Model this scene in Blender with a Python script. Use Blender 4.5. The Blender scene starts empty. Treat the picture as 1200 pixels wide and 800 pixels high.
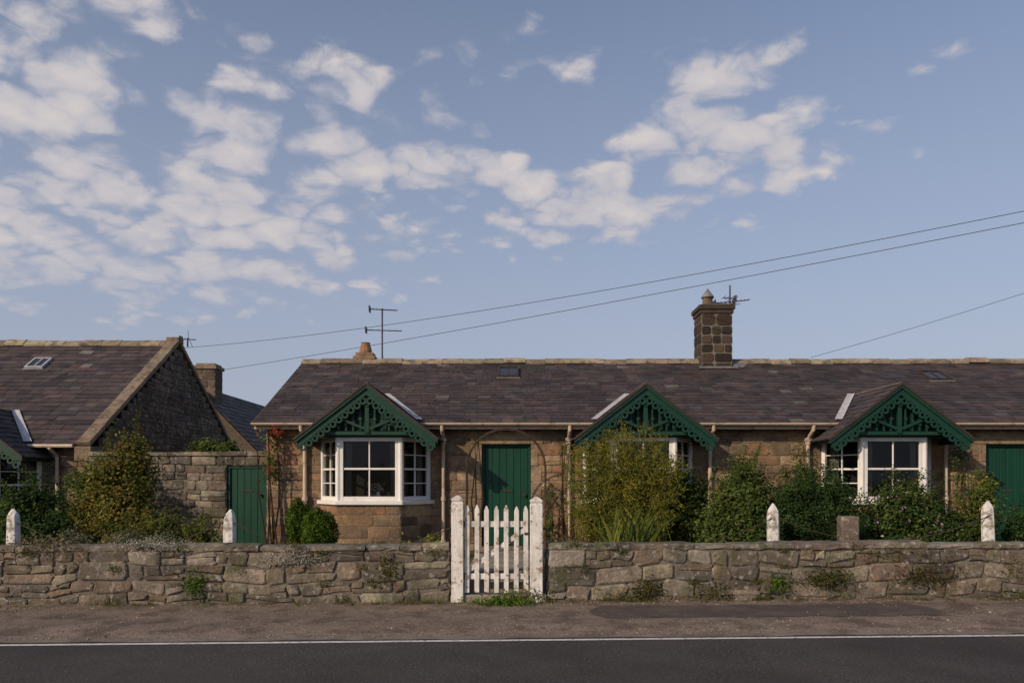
import bpy, math, random
import numpy as np
from mathutils import Vector as V, Matrix
R=random.Random(7)
rs=np.random.RandomState(11)
scene=bpy.context.scene

# ------------------------------------------------------------------ materials
def nn(nt,t,**k):
    n=nt.nodes.new(t)
    for a,b in k.items(): setattr(n,a,b)
    return n
def mix(nt,f,a,b,bt='MIX'):
    m=nn(nt,'ShaderNodeMix',data_type='RGBA',blend_type=bt)
    for i,x in ((0,f),(6,a),(7,b)):
        if hasattr(x,'links') or hasattr(x,'is_linked'): nt.links.new(x,m.inputs[i])
        else: m.inputs[i].default_value = x if i==0 else (*x,1)
    return m.outputs[2]
def ramp(nt,src,a,b):
    r=nn(nt,'ShaderNodeMapRange'); r.inputs[1].default_value=a; r.inputs[2].default_value=b
    r.clamp=True; nt.links.new(src,r.inputs[0]); return r.outputs[0]
def noise(nt,co,scale,detail=5,rough=.6):
    n=nn(nt,'ShaderNodeTexNoise'); n.inputs['Scale'].default_value=scale
    n.inputs['Detail'].default_value=detail; n.inputs['Roughness'].default_value=rough
    nt.links.new(co,n.inputs['Vector']); return n.outputs[0]
def mat(name,c1,c2,scale=3,rough=.85,bump=.3,bscale=25,vcol=False,layers=(),spec=.3,metal=0,dist=.02,stretch=None):
    m=bpy.data.materials.new(name); m.use_nodes=True; nt=m.node_tree
    b=nt.nodes['Principled BSDF']
    co=nn(nt,'ShaderNodeTexCoord').outputs['Object']
    base=co
    if stretch:
        mp=nn(nt,'ShaderNodeMapping'); mp.inputs['Scale'].default_value=stretch
        nt.links.new(co,mp.inputs[0]); base=mp.outputs[0]
    f=ramp(nt,noise(nt,base,scale,3,.65),.3,.7)
    c=mix(nt,f,c1,c2)
    if vcol:
        a=nn(nt,'ShaderNodeVertexColor',layer_name='Col').outputs[0]
        c=mix(nt,1.0,c,a,'MULTIPLY')
    for (lc,ls,lo,hi,st) in layers:
        g=ramp(nt,noise(nt,co,ls,3,.6),lo,hi)
        mm=nn(nt,'ShaderNodeMath',operation='MULTIPLY'); nt.links.new(g,mm.inputs[0]); mm.inputs[1].default_value=st
        c=mix(nt,mm.outputs[0],c,lc)
    nt.links.new(c,b.inputs['Base Color'])
    b.inputs['Roughness'].default_value=rough; b.inputs['Metallic'].default_value=metal
    b.inputs['Specular IOR Level'].default_value=spec
    if bump:
        bn=nn(nt,'ShaderNodeBump'); bn.inputs['Strength'].default_value=bump; bn.inputs['Distance'].default_value=dist
        nt.links.new(noise(nt,co,bscale,3,.7),bn.inputs['Height']); nt.links.new(bn.outputs[0],b.inputs['Normal'])
    return m
M_stone=mat('sandstone',(.60,.575,.56),(1.25,1.16,1.06),6,.92,.9,28,True,[((.12,.088,.064),2.2,.48,.70,.75),((.42,.35,.25),11,.58,.72,.4),((.085,.067,.05),.7,.46,.68,.55)])
M_rubble=mat('rubble_stone',(.52,.51,.49),(1.2,1.17,1.10),8,.95,1.0,24,True,[((.055,.048,.04),1.7,.43,.66,.85),((.38,.37,.33),12,.57,.66,.65),((.07,.078,.035),2.4,.55,.68,.7),((.17,.15,.125),4.2,.50,.64,.5)])
M_mortar=mat('mortar',(.18,.14,.105),(.27,.215,.165),9,.95,.9,40,False,[((.09,.075,.06),2.5,.5,.7,.6)])
M_wmortar=mat('weathered_mortar',(.13,.11,.088),(.22,.19,.155),7,.95,.9,40,False,[((.06,.05,.04),2.5,.5,.7,.6)])
M_darkmortar=mat('dark_mortar',(.085,.07,.055),(.15,.12,.095),9,.95,.8,40)
M_slate=mat('slate',(.60,.58,.60),(1.15,1.1,1.07),5,.65,.5,45,True,[((.075,.060,.050),1.3,.5,.72,.5),((.030,.026,.027),.8,.48,.68,.6),((.17,.16,.12),13,.65,.73,.45)],spec=.25,dist=.008)
M_ridge=mat('ridge_stone',(.22,.18,.13),(.35,.29,.21),8,.9,.6,30,True,[((.09,.08,.065),5,.48,.66,.85),((.45,.40,.22),14,.62,.7,.5)])
M_green=mat('green_paint',(.006,.038,.026),(.011,.052,.035),3,.5,.12,60,False,[((.02,.035,.028),6,.58,.75,.6)],spec=.3)
M_greend=mat('dark_green_paint',(.005,.024,.016),(.008,.034,.023),3,.5,.12,60)
M_door=mat('door_paint',(.004,.044,.026),(.006,.060,.036),2,.5,.15,40,False,[((.012,.035,.024),5,.55,.75,.7)],spec=.3,stretch=(6,6,.6))
M_white=mat('white_paint',(.70,.69,.66),(.80,.79,.77),4,.45,.1,30,False,[((.45,.42,.36),7,.60,.8,.5)],spec=.4)
M_post=mat('weathered_white_paint',(.58,.56,.52),(.78,.77,.74),5,.7,.3,30,False,[((.22,.10,.05),8,.57,.67,.85),((.33,.31,.26),3,.48,.68,.65),((.12,.08,.05),19,.62,.68,.8)],stretch=(4,4,1))
M_wstone=mat('limewashed_stone',(.50,.48,.45),(.74,.73,.71),8,.9,.8,18,False,[((.16,.13,.10),6,.53,.62,.8),((.28,.28,.18),3,.52,.7,.5)])
M_cream=mat('cream_pipe',(.46,.36,.27),(.58,.48,.38),5,.55,.1,30,False,[((.25,.17,.11),6,.55,.7,.7)])
M_lead=mat('lead_flashing',(.34,.34,.36),(.55,.55,.57),9,.5,.3,20)
M_oldlead=mat('old_lead',(.10,.10,.105),(.24,.235,.235),7,.6,.3,20)
M_iron=mat('dark_iron',(.03,.025,.022),(.07,.04,.03),20,.7,.3,40)
M_alu=mat('antenna_metal',(.05,.05,.055),(.09,.09,.10),20,.5,.0,40,metal=.4)
M_wire=mat('wire_rubber',(.03,.03,.035),(.05,.05,.05),5,.6,0)
M_brick=mat('chimney_brick',(.7,.7,.7),(1.1,1.1,1.1),8,.9,.6,30,True)
M_wood=mat('pole_wood',(.10,.07,.05),(.20,.15,.11),6,.85,.5,20,stretch=(5,5,.4))
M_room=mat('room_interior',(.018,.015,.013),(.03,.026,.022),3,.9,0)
M_curtain=mat('net_curtain',(.16,.15,.135),(.26,.245,.22),3,.9,.3,8,stretch=(14,14,.3))
def glassmat():
    m=bpy.data.materials.new('window_glass'); m.use_nodes=True; nt=m.node_tree
    for n in list(nt.nodes): nt.nodes.remove(n)
    o=nn(nt,'ShaderNodeOutputMaterial'); t=nn(nt,'ShaderNodeBsdfTransparent'); t.inputs[0].default_value=(.80,.84,.82,1)
    g=nn(nt,'ShaderNodeBsdfGlossy'); g.inputs['Roughness'].default_value=.03; fr=nn(nt,'ShaderNodeFresnel'); fr.inputs[0].default_value=1.42
    co=nn(nt,'ShaderNodeTexCoord').outputs['Object']
    bn=nn(nt,'ShaderNodeBump'); bn.inputs['Strength'].default_value=.2; bn.inputs['Distance'].default_value=.012
    nt.links.new(noise(nt,co,2.5,1),bn.inputs['Height']); nt.links.new(bn.outputs[0],g.inputs['Normal'])
    mx=nn(nt,'ShaderNodeMixShader'); nt.links.new(fr.outputs[0],mx.inputs[0]); nt.links.new(t.outputs[0],mx.inputs[1]); nt.links.new(g.outputs[0],mx.inputs[2])
    nt.links.new(mx.outputs[0],o.inputs[0]); return m
M_glass=glassmat()
M_dglass=mat('skylight_glass',(.02,.022,.026),(.04,.04,.045),3,.12,0,spec=.5)
def leafmat():
    m=bpy.data.materials.new('leaf'); m.use_nodes=True; nt=m.node_tree
    for n in list(nt.nodes): nt.nodes.remove(n)
    o=nn(nt,'ShaderNodeOutputMaterial'); a=nn(nt,'ShaderNodeVertexColor',layer_name='Col').outputs[0]
    d=nn(nt,'ShaderNodeBsdfDiffuse'); t=nn(nt,'ShaderNodeBsdfTranslucent')
    nt.links.new(a,d.inputs[0]); nt.links.new(a,t.inputs[0])
    m1=nn(nt,'ShaderNodeMixShader'); m1.inputs[0].default_value=.3; nt.links.new(d.outputs[0],m1.inputs[1]); nt.links.new(t.outputs[0],m1.inputs[2])
    nt.links.new(m1.outputs[0],o.inputs[0]); return m
M_leaf=leafmat()

# ------------------------------------------------------------------ mesh builder
class MB:
    def __init__(s): s.v=[];s.f=[];s.c=[];s.m=[]
    def add(s,verts,faces,col=(1,1,1),mi=0):
        b=len(s.v); s.v+=[tuple(p) for p in verts]; s.f+=[tuple(b+i for i in f) for f in faces]
        s.c+=[tuple(col)]*len(verts); s.m+=[mi]*len(faces)
    def build(s,name,mats,parent=None,smooth=False,bevel=0):
        me=bpy.data.meshes.new(name); vs=np.array(s.v,dtype=float)
        off=np.zeros(3)
        if parent is None:
            off=(vs.min(0)+vs.max(0))/2; off[2]=vs[:,2].min(); vs=vs-off
        me.from_pydata([tuple(x) for x in vs],[],s.f)
        for m in (mats if isinstance(mats,(list,tuple)) else [mats]): me.materials.append(m)
        me.polygons.foreach_set('material_index',s.m)
        ca=me.color_attributes.new('Col','FLOAT_COLOR','POINT')
        cc=np.ones((len(s.v),4)); cc[:,:3]=np.array(s.c); ca.data.foreach_set('color',cc.ravel())
        if smooth: me.polygons.foreach_set('use_smooth',[True]*len(s.f))
        me.update()
        ob=bpy.data.objects.new(name,me); scene.collection.objects.link(ob)
        ob.location=off
        if parent:
            ob.parent=parent; ob.matrix_parent_inverse=Matrix.Translation(-parent.location)
        if bevel:
            b=ob.modifiers.new('bevel','BEVEL'); b.width=bevel; b.segments=1; b.limit_method='ANGLE'
        return ob
def empty(name,loc):
    e=bpy.data.objects.new(name,None); scene.collection.objects.link(e); e.location=loc; e.empty_display_size=.3; return e
X=V((1,0,0));Y=V((0,1,0));Z=V((0,0,1))
BF=[(0,3,2,1),(4,5,6,7),(0,1,5,4),(1,2,6,5),(2,3,7,6),(3,0,4,7)]
def obox(mb,O,U,W,N,u0,u1,v0,v1,d0,d1,col=(1,1,1),mi=0):
    P=lambda u,v,d:O+U*u+W*v+N*d
    mb.add([P(u0,v0,d0),P(u1,v0,d0),P(u1,v1,d0),P(u0,v1,d0),P(u0,v0,d1),P(u1,v0,d1),P(u1,v1,d1),P(u0,v1,d1)],BF,col,mi)
def box(mb,x0,x1,y0,y1,z0,z1,col=(1,1,1),mi=0):
    obox(mb,V((0,0,0)),X,Y,Z,x0,x1,y0,y1,z0,z1,col,mi)
def prism(mb,poly,z0,z1,col=(1,1,1),mi=0):
    n=len(poly); mb.add([(p[0],p[1],z0) for p in poly]+[(p[0],p[1],z1) for p in poly],
        [tuple(reversed(range(n))),tuple(range(n,2*n))]+[(i,(i+1)%n,n+(i+1)%n,n+i) for i in range(n)],col,mi)
def xzprism(mb,poly,y0,y1,col=(1,1,1),mi=0):
    n=len(poly); mb.add([(p[0],y0,p[1]) for p in poly]+[(p[0],y1,p[1]) for p in poly],
        [tuple(range(n)),tuple(reversed(range(n,2*n)))]+[(i,n+i,n+(i+1)%n,(i+1)%n) for i in range(n)],col,mi)
def tube(mb,pts,r,n=8,col=(1,1,1),mi=0,cap=True):
    pts=[V(p) for p in pts]; k=len(pts); rr=r if isinstance(r,(list,tuple)) else [r]*k
    vs=[]
    for i,p in enumerate(pts):
        d=(pts[min(i+1,k-1)]-pts[max(i-1,0)]).normalized()
        a=d.cross(Z if abs(d.z)<.9 else Y).normalized(); b=a.cross(d)
        for j in range(n):
            t=2*math.pi*j/n; vs.append(p+(a*math.cos(t)+b*math.sin(t))*rr[i])
    fs=[(i*n+j,i*n+(j+1)%n,(i+1)*n+(j+1)%n,(i+1)*n+j) for i in range(k-1) for j in range(n)]
    if cap: fs+=[tuple(range(n)),tuple(range((k-1)*n,k*n))]
    mb.add(vs,fs,col,mi)
def vary(c,a=.15):
    k=1+R.uniform(-a,a); return tuple(max(.003,x*k*(1+R.uniform(-.05,.05))) for x in c)

# ------------------------------------------------------------------ stonework
def stone(mb,P,u0,u1,v0,v1,depth,jit,col):
    w=u1-u0;h=v1-v0; c=min(w,h)*.18; e=min(.018,.13*min(w,h))
    def ring(d,i):
        a0,a1,b0,b1=u0+i,u1-i,v0+i,v1-i
        return [(a0+c,b0,d),(a1-c,b0,d),(a1,b0+c,d),(a1,b1-c,d),(a1-c,b1,d),(a0+c,b1,d),(a0,b1-c,d),(a0,b0+c,d)]
    off=[(R.uniform(-jit,jit),R.uniform(-jit,jit)) for _ in range(8)]
    vs=[]
    for d,i in ((-.01,0),(depth*.6,0),(depth,e)):
        for k,p in enumerate(ring(d,i)):
            vs.append(P(p[0]+off[k][0],p[1]+off[k][1],p[2]+(R.uniform(-.12,.12)*depth if d>0 else 0)))
    vs.append(P((u0+u1)/2+R.uniform(-.2,.2)*w,(v0+v1)/2+R.uniform(-.2,.2)*h,depth*R.uniform(1.0,1.25)))
    fs=[(r*8+j,r*8+(j+1)%8,(r+1)*8+(j+1)%8,(r+1)*8+j) for r in (0,1) for j in range(8)]
    fs+=[(16+j,16+(j+1)%8,24) for j in range(8)]
    mb.add(vs,fs,col)
def stone_panel(mb,O,U,W,N,vmin,vmax,rng,openings=(),ch=.2,ln=(.25,.55),depth=.03,jit=.008,pal=((.3,.22,.16),),gap=.012,split=0,wav=0,cv=.2):
    ph=R.uniform(0,9)
    def P(u,v,d):
        if wav and vmin+.02<v<vmax-.02: v=v+wav*math.sin(u*1.7+ph+v*3)+wav*.6*math.sin(u*4.3+ph*2)+wav*.35*math.sin(u*9.1+v*5)
        return O+U*u+W*v+N*d
    cuts=sorted({vmin,vmax}|{o[k] for o in openings for k in (2,3) if vmin<o[k]<vmax})
    for a,b in zip(cuts,cuts[1:]):
        n=max(1,round((b-a)/ch)); hs=[R.uniform(.7,1.35) for _ in range(n)]; t=sum(hs); v=a
        for h in hs:
            v2=v+h*(b-a)/t; mid=(v+v2)/2; lo,hi=rng(mid)
            ivs=[(lo,hi)]
            for o in openings:
                if o[2]<mid<o[3]:
                    nv=[]
                    for (p,q) in ivs:
                        if o[1]<=p or o[0]>=q: nv.append((p,q))
                        else:
                            if o[0]>p+.02: nv.append((p,o[0]))
                            if o[1]<q-.02: nv.append((o[1],q))
                    ivs=nv
            for (p,q) in ivs:
                if q-p<.03: continue
                P0=lambda u,vv,d:O+U*u+W*vv+N*d
                mb.add([P0(p,v,0),P0(q,v,0),P0(q,v2,0),P0(p,v2,0)],[(0,1,2,3)],(1,1,1),1)
                u=p
                while u<q-.01:
                    l=R.uniform(*ln)*(1.3 if v2-v>ch else 1)
                    if q-(u+l)<ln[0]*.6: l=q-u
                    col=vary(R.choice(pal),cv)
                    g=gap/2
                    if split and R.random()<split and v2-v>.1:
                        m=v+(v2-v)*R.uniform(.35,.65)
                        k=u+l*R.uniform(.4,.6) if (l>.26 and R.random()<.5) else None
                        stone(mb,P,u+g,u+l-g,v+g,m-g,depth*R.uniform(.6,1.2),jit,col)
                        if k:
                            stone(mb,P,u+g,k-g,m+g,v2-g,depth*R.uniform(.6,1.2),jit,vary(R.choice(pal),cv))
                            stone(mb,P,k+g,u+l-g,m+g,v2-g,depth*R.uniform(.6,1.2),jit,vary(R.choice(pal),cv))
                        else: stone(mb,P,u+g,u+l-g,m+g,v2-g,depth*R.uniform(.6,1.2),jit,vary(R.choice(pal),cv))
                    else: stone(mb,P,u+g,u+l-g,v+g,v2-g,depth*R.uniform(.6,1.25),jit,col)
                    u+=l
            v=v2
PAL_H=((.31,.215,.135),(.26,.175,.108),(.35,.26,.165),(.21,.155,.11),(.29,.205,.135),(.38,.29,.19),(.24,.145,.095))
PAL_W=((.21,.175,.135),(.175,.142,.11),(.26,.22,.175),(.145,.127,.105),(.215,.16,.118),(.30,.262,.215),(.12,.103,.086))
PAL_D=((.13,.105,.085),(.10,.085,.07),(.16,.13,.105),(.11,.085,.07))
# ------------------------------------------------------------------ slates
PAL_S=((.080,.064,.066),(.066,.055,.060),(.095,.075,.073),(.072,.062,.064),(.088,.066,.064),(.054,.048,.053),(.078,.071,.074))
def slate_roof(mb,O,U,W,N,vlen,rng,rh=.2,sw=.27,lift=.0):
    n=int(math.ceil(vlen/rh))
    for i in range(n):
        v0=i*rh-.01; v1=min((i+1)*rh+.05,vlen+.01); lo,hi=rng(min(i*rh+rh/2,vlen))
        if hi-lo<.05: continue
        P=lambda u,v,d:O+U*u+W*v+N*(d+lift)
        mb.add([P(lo,v0,0),P(hi,v0,0),P(hi,v1,-.01),P(lo,v1,-.01)],[(0,1,2,3)],(.03,.03,.03))
        u=lo-(sw*.5 if i%2 else 0)+R.uniform(-.02,.02)
        while u<hi:
            w=sw*R.uniform(.8,1.2); a=max(u,lo);b=min(u+w,hi)
            if b-a>.02:
                c=vary(R.choice(PAL_S),.25); g=.003; dz=R.uniform(.016,.030); t0=v0+R.uniform(-.01,.01)
                if R.random()<.015: c=vary((.16,.145,.13),.2); t0-=.015
                slip=R.uniform(-.005,.005)
                vs=[P(a+g,t0,dz),P(b-g,t0+slip,dz+R.uniform(-.003,.003)),P(b-g,v1,.006),P(a+g,v1,.006),P(a+g,t0,.001),P(b-g,t0+slip,.001)]
                mb.add(vs,[(0,1,2,3),(4,5,1,0),(0,3,4),(1,5,2)],c)
            u+=w
def ridge(mb,x0,x1,y,z,slope,w=.17):
    x=x0
    while x<x1:
        l=min(R.uniform(.42,.5),x1-x); dz=R.uniform(-.010,.014); c=vary((1,1,1),.3); h=.045
        if R.random()<.06: dz+=.03
        pr=[(-w,-w*slope+.025),(-w,-w*slope+.025+h),(-.05,h+.012),(0,h+.035),(.05,h+.012),(w,-w*slope+.025+h),(w,-w*slope+.025)]
        n=len(pr); vs=[(x+.004,y+p[0],z+p[1]+dz) for p in pr]+[(x+l-.004,y+p[0],z+p[1]+dz+R.uniform(-.004,.004)) for p in pr]
        mb.add(vs,[tuple(range(n)),tuple(reversed(range(n,2*n)))]+[(i,n+i,n+(i+1)%n,(i+1)%n) for i in range(n)],c)
        x+=l

# ------------------------------------------------------------------ bay window with decorated gable
def bay(parent,xc,yw,zo,ye,ze,ms):
    A=V((xc-1.03,yw,0));B=V((xc-.555,yw-.7,0));C=V((xc+.555,yw-.7,0));D=V((xc+1.03,yw,0))
    st=MB();fr=MB();gl=MB();rm=MB();cu=MB()
    zs=1.2+zo; zt=2.40+zo
    for k,(p,q) in enumerate(((A,B),(B,C),(C,D))):
        U=(q-p).normalized(); N=V((U.y,-U.x,0)); L=(q-p).length
        stone_panel(st,p,U,Z,N,.15,zs,lambda v:(0,L),(),.21,(.28,.5),.012,.003,PAL_H,.007)
        a0,a1=zs+.075,zt
        s=.075
        obox(fr,p,U,Z,N,.02,.02+s,a0,a1,-.07,0);obox(fr,p,U,Z,N,L-.02-s,L-.02,a0,a1,-.07,0)
        obox(fr,p,U,Z,N,.02+s,L-.02-s,a0,a0+.075,-.068,-.003);obox(fr,p,U,Z,N,.02+s,L-.02-s,a1-.07,a1,-.068,-.003)
        i0,i1=.02+s,L-.02-s; b0,b1=a0+.075,a1-.07
        mid=(b0+b1)/2
        obox(fr,p,U,Z,N,i0,i1,mid-.018,mid+.018,-.055,-.018)
        c=(i0+i1)/2
        obox(fr,p,U,Z,N,c-.012,c+.012,b0,mid-.018,-.053,-.022);obox(fr,p,U,Z,N,c-.012,c+.012,mid+.018,b1,-.053,-.022)
        if k!=1:
            for (e0,e1) in ((b0,mid-.018),(mid+.018,b1)):
                m=(e0+e1)/2
                obox(fr,p,U,Z,N,i0,c-.012,m-.009,m+.009,-.051,-.024);obox(fr,p,U,Z,N,c+.012,i1,m-.009,m+.009,-.051,-.024)
        P=lambda u,v:p+U*u+Z*v-N*.042
        gl.add([P(i0-.01,b0-.01),P(i1+.01,b0-.01),P(i1+.01,b1+.01),P(i0-.01,b1+.01)],[(0,1,2,3)])
        rngs=[(i0,i0+.13),(i1-.10,i1)] if k==1 else [(i0,i0+.20)] if k==0 else [(i1-.22,i1)]
        for (u0,u1) in rngs:
            K=14; vs=[]
            for i in range(K+1):
                u=u0+(u1-u0)*i/K; d=-.14+.018*math.sin(i*1.9)+R.uniform(-.003,.003)
                vs+=[p+U*u+Z*(b0+.0)+N*d,p+U*(u*.98+.01)+Z*b1+N*d]
            cu.add(vs,[(2*i,2*i+2,2*i+3,2*i+1) for i in range(K)])
    for q in (B,C): tube(fr,[q+Z*(zs+.075)+V((0,.03,0)),q+Z*zt+V((0,.03,0))],.05,8)
    def off(d):
        return [(A.x-d,A.y-.004),(B.x-d*.62,B.y-d),(C.x+d*.62,C.y-d),(D.x+d,D.y-.004)]
    sl=MB(); prism(sl,off(.07),zs+.002,zs+.074)
    hd=MB(); prism(hd,off(.03),zt+.002,zt+.07)
    x0,x1,y0,y1=xc-.98,xc+.98,yw+.01,yw+.165
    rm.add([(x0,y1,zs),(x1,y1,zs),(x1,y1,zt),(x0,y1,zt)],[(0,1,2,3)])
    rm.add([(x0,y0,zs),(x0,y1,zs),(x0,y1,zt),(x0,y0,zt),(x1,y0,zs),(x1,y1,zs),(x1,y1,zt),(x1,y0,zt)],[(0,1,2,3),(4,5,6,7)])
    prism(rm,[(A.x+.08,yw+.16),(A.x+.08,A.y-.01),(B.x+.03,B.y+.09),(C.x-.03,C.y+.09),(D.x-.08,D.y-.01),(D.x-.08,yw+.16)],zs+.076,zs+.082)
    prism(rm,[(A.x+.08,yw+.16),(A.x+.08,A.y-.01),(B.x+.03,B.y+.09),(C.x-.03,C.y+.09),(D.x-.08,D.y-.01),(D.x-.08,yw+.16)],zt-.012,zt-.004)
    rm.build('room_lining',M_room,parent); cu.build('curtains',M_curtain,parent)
    vz=zs+.083; vx=xc+.12; vy=yw-.45; va=MB()
    tube(va,[(vx,vy,vz),(vx,vy,vz+.05),(vx,vy,vz+.10),(vx,vy,vz+.15)],[.035,.055,.04,.03],12)
    va.build('vase',M_white,parent,smooth=True)
    fb=MB()
    for i in range(60):
        t=V((vx+rs.normal()*.05,vy+rs.normal()*.05,vz+.20+rs.normal()*.05)); r=.018
        fb.add([t+V((-r,0,0)),t+V((0,-.004,-r)),t+V((r,0,0)),t+V((0,.004,r))],[(0,1,2,3)],((.5,.2,.2) if i%3==0 else (.06,.12,.03) if i%3==1 else (.6,.5,.45)))
    fb.build('cut_flowers',M_leaf,parent)
    st.build('bay_stonework',[M_stone,M_mortar],parent)
    fr.build('bay_window_frame',M_white,parent,bevel=.004); gl.build('bay_window_glass',M_glass,parent)
    sl.build('bay_window_sill',M_white,parent,bevel=.01); hd.build('bay_window_head',M_white,parent,bevel=.01)
    yg=yw-.92; zp=3.30+zo; hw=1.2; m=.77; ztip=zp-m*hw; a=math.atan(m)
    g=MB()
    for s in (1,-1):
        def band(o0,o1,y0,y1,x1=hw,mi=0,ex=0):
            poly=[(xc,zp-o0),(xc,zp-o1),(xc+s*(x1+ex),zp-o1-m*(x1+ex)),(xc+s*(x1+ex),zp-o0-m*(x1+ex))]
            if s<0: poly=poly[::-1]
            xzprism(g,poly,y0,y1,mi=mi)
        band(-.035,.008,yg-.10,yg+.02,ex=.05,mi=2)
        band(.009,.065,yg-.085,yg-.002,ex=.04)
        band(.066,.18,yg-.05,yg-.004,ex=.0)
        n=11; L=(hw-.05)/math.cos(a); r=L/n/2
        for i in range(n):
            d=(i+.5)*L/n+.01; cx=xc+s*(d*math.cos(a)); cz=zp-m*d*math.cos(a)-.18-r*.9
            vs=[];K=14
            for yy in (yg-.045,yg-.01):
                for rad in (r*.98,r*.46):
                    for j in range(K):
                        t=2*math.pi*j/K; vs.append((cx+rad*math.cos(t),yy,cz+rad*math.sin(t)))
            fs=[]
            for j in range(K):
                k=(j+1)%K
                fs+=[(j,k,K+k,K+j),(2*K+j,3*K+j,3*K+k,2*K+k),(j,2*K+j,2*K+k,k),(K+j,K+k,3*K+k,3*K+j)]
            g.add(vs,fs)
        p0=V((xc,yg+.05,zp-.78)); dr=V((s*.80,0,.33)).normalized()
        pn=V((-dr.z,0,dr.x))
        obox(g,p0,dr,pn,V((0,-1,0)),.04,.50,-.022,.022,0,.04)
        for i in range(1,8):
            x=i*.125; top=zp-m*x-.28; bot=zp-.80
            if top-bot>.06:
                box(g,xc+s*x-.014,xc+s*x+.014,yg+.055,yg+.085,bot,top)
                tube(g,[(xc+s*x,yg+.04,(top+bot)/2),(xc+s*x,yg+.05,(top+bot)/2)],.032,8)
    box(g,xc-.035,xc+.035,yg+.0,yg+.05,zp-.84,zp-.18)
    box(g,xc-hw+.16,xc+hw-.16,yg+.03,yg+.09,zp-.87,zp-.81)
    tube(g,[(xc,yg-.02,zp-.32),(xc,yg-.004,zp-.32)],.06,14)
    for s in (1,-1):
        x=xc+s*(hw-.02)
        box(g,min(x,x-s*.03),max(x,x-s*.03),yg,yw-.03,ztip-.09,ztip-.005)
    x=-hw+.10
    while x<hw-.10:
        x2=min(x+.095,hw-.10)
        dd=R.uniform(0,.006)
        f=lambda q:max(zp-m*abs(q)-.06,zp-.90)
        poly=[(xc+x+.003,zp-.90),(xc+x2-.003,zp-.90),(xc+x2-.003,f(x2)+.01),(xc+x+.003,f(x)+.01)]
        xzprism(g,poly,yg+.16+dd,yg+.185,mi=1); x=x2
    box(g,xc-hw+.06,xc+hw-.06,yg+.15,yw-.01,zp-.90,zp-.875)
    g.build('gable_bargeboard',[M_green,M_greend,M_iron],parent)
    s_=MB(); hw2=hw+.05
    for s in (1,-1):
        O=V((xc+s*hw2,yg-.06,zp-m*hw2)); U=Y; W=V((-s*math.cos(a),0,math.sin(a))); N=V((s*math.sin(a),0,math.cos(a)))
        def rng(v,O=O):
            z=O.z+v*math.sin(a)
            yv=ye+(z-ze)/ms if z>ze else ye+.25
            return (0,yv-O.y+.06)
        slate_roof(s_,O,U,W,N,hw2/math.cos(a),rng,.155,.2,.012)
    s_.build('gable_slates',M_slate,parent)
    fl=MB()
    for s in (1,-1):
        def vp(t):
            z=zp-m*t; return V((xc+s*t,ye+(z-ze)/ms,z))
        T=(zp-ze)/m
        pts=[vp(T*i/6) for i in range(7)]
        for i in range(6):
            p,q=pts[i],pts[i+1]
            fl.add([p+V((0,0,.06)),q+V((0,0,.06)),q+V((0,-.10,.06)),p+V((0,-.10,.06))],[(0,1,2,3)])
            e=V((s*.10,0,.065)); fl.add([p+V((0,0,.061)),q+V((0,0,.061)),q+e,p+e],[(0,1,2,3)])
    yb=ye+(zp-ze)/ms
    tube(fl,[(xc,yg-.06,zp+.02),(xc,yb,zp+.02)],.03,8,(.15,.135,.13),mi=1)
    fl.build('valley_flashing',[M_lead,M_slate],parent)

# ------------------------------------------------------------------ main cottage
YW=14.8;YE=14.48;ZE=2.69;YR=18.0;ZR=4.31;MS=(ZR-ZE)/(YR-YE)
XL=-4.55;XR=17.0
cot=empty('stone_cottage',(6,18,.35))
BX=[-2.53,2.33,6.76,11.9]
DO=[(-.556,.352),(8.80,9.72)]
DT=2.31;DB=.42
ops=[(d[0]-.02,d[1]+.02,0,DT+.02) for d in DO]+[(b-1.0,b+1.0,0,2.45) for b in BX]
w=MB(); stone_panel(w,V((0,YW,0)),X,Z,V((0,-1,0)),.1,2.66,lambda v:(XL,XR),ops,.17,(.18,.44),.018,.008,PAL_H,.009,split=.14,cv=.22)
slp=lambda v:(max(0,(v-2.5)/MS),2*(YR-YW)-max(0,(v-2.5)/MS))
stone_panel(w,V((XL,YW+2*(YR-YW),0)),V((0,-1,0)),Z,V((-1,0,0)),.1,4.0,slp,(),.2,(.25,.5),.02,.005,PAL_H,.01)
w.build('walls',[M_stone,M_mortar],cot)
w=MB()
pr=[(YW+.17,.0),(YW+.17,2.6),(YR,ZR-.12),(2*YR-YW,2.6),(2*YR-YW,0)]
n=5; w.add([(XL+.004,p[0],p[1]) for p in pr]+[(XR,p[0],p[1]) for p in pr],[tuple(range(n)),tuple(reversed(range(n,2*n)))]+[(i,n+i,n+(i+1)%n,(i+1)%n) for i in range(n)])
w.build('core_walls',M_mortar,cot)
s_=MB(); sl=math.hypot(YR-YE,ZR-ZE); a=math.atan(MS)
slate_roof(s_,V((0,YE,ZE)),X,V((0,math.cos(a),math.sin(a))),V((0,-math.sin(a),math.cos(a))),sl,lambda v:(XL-.16,XR),.17,.26)
slate_roof(s_,V((0,2*YR-YE,ZE)),X,V((0,-math.cos(a),math.sin(a))),V((0,math.sin(a),math.cos(a))),sl,lambda v:(XL-.16,XR),.4,.5)
box(s_,XL-.15,XR,YE+.02,YE+.3,ZE-.02,ZE+.0,(.05,.04,.04))
s_.build('slate_roof',M_slate,cot)
r_=MB(); ridge(r_,XL-.18,XR,YR,ZR,MS); r_.build('ridge_tiles',M_ridge,cot)
vg=MB(); 
obox(vg,V((XL-.175,YE,ZE)),X,V((0,math.cos(a),math.sin(a))),V((0,-math.sin(a),math.cos(a))),0,.012,-.01,sl,-.09,.012)
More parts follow.
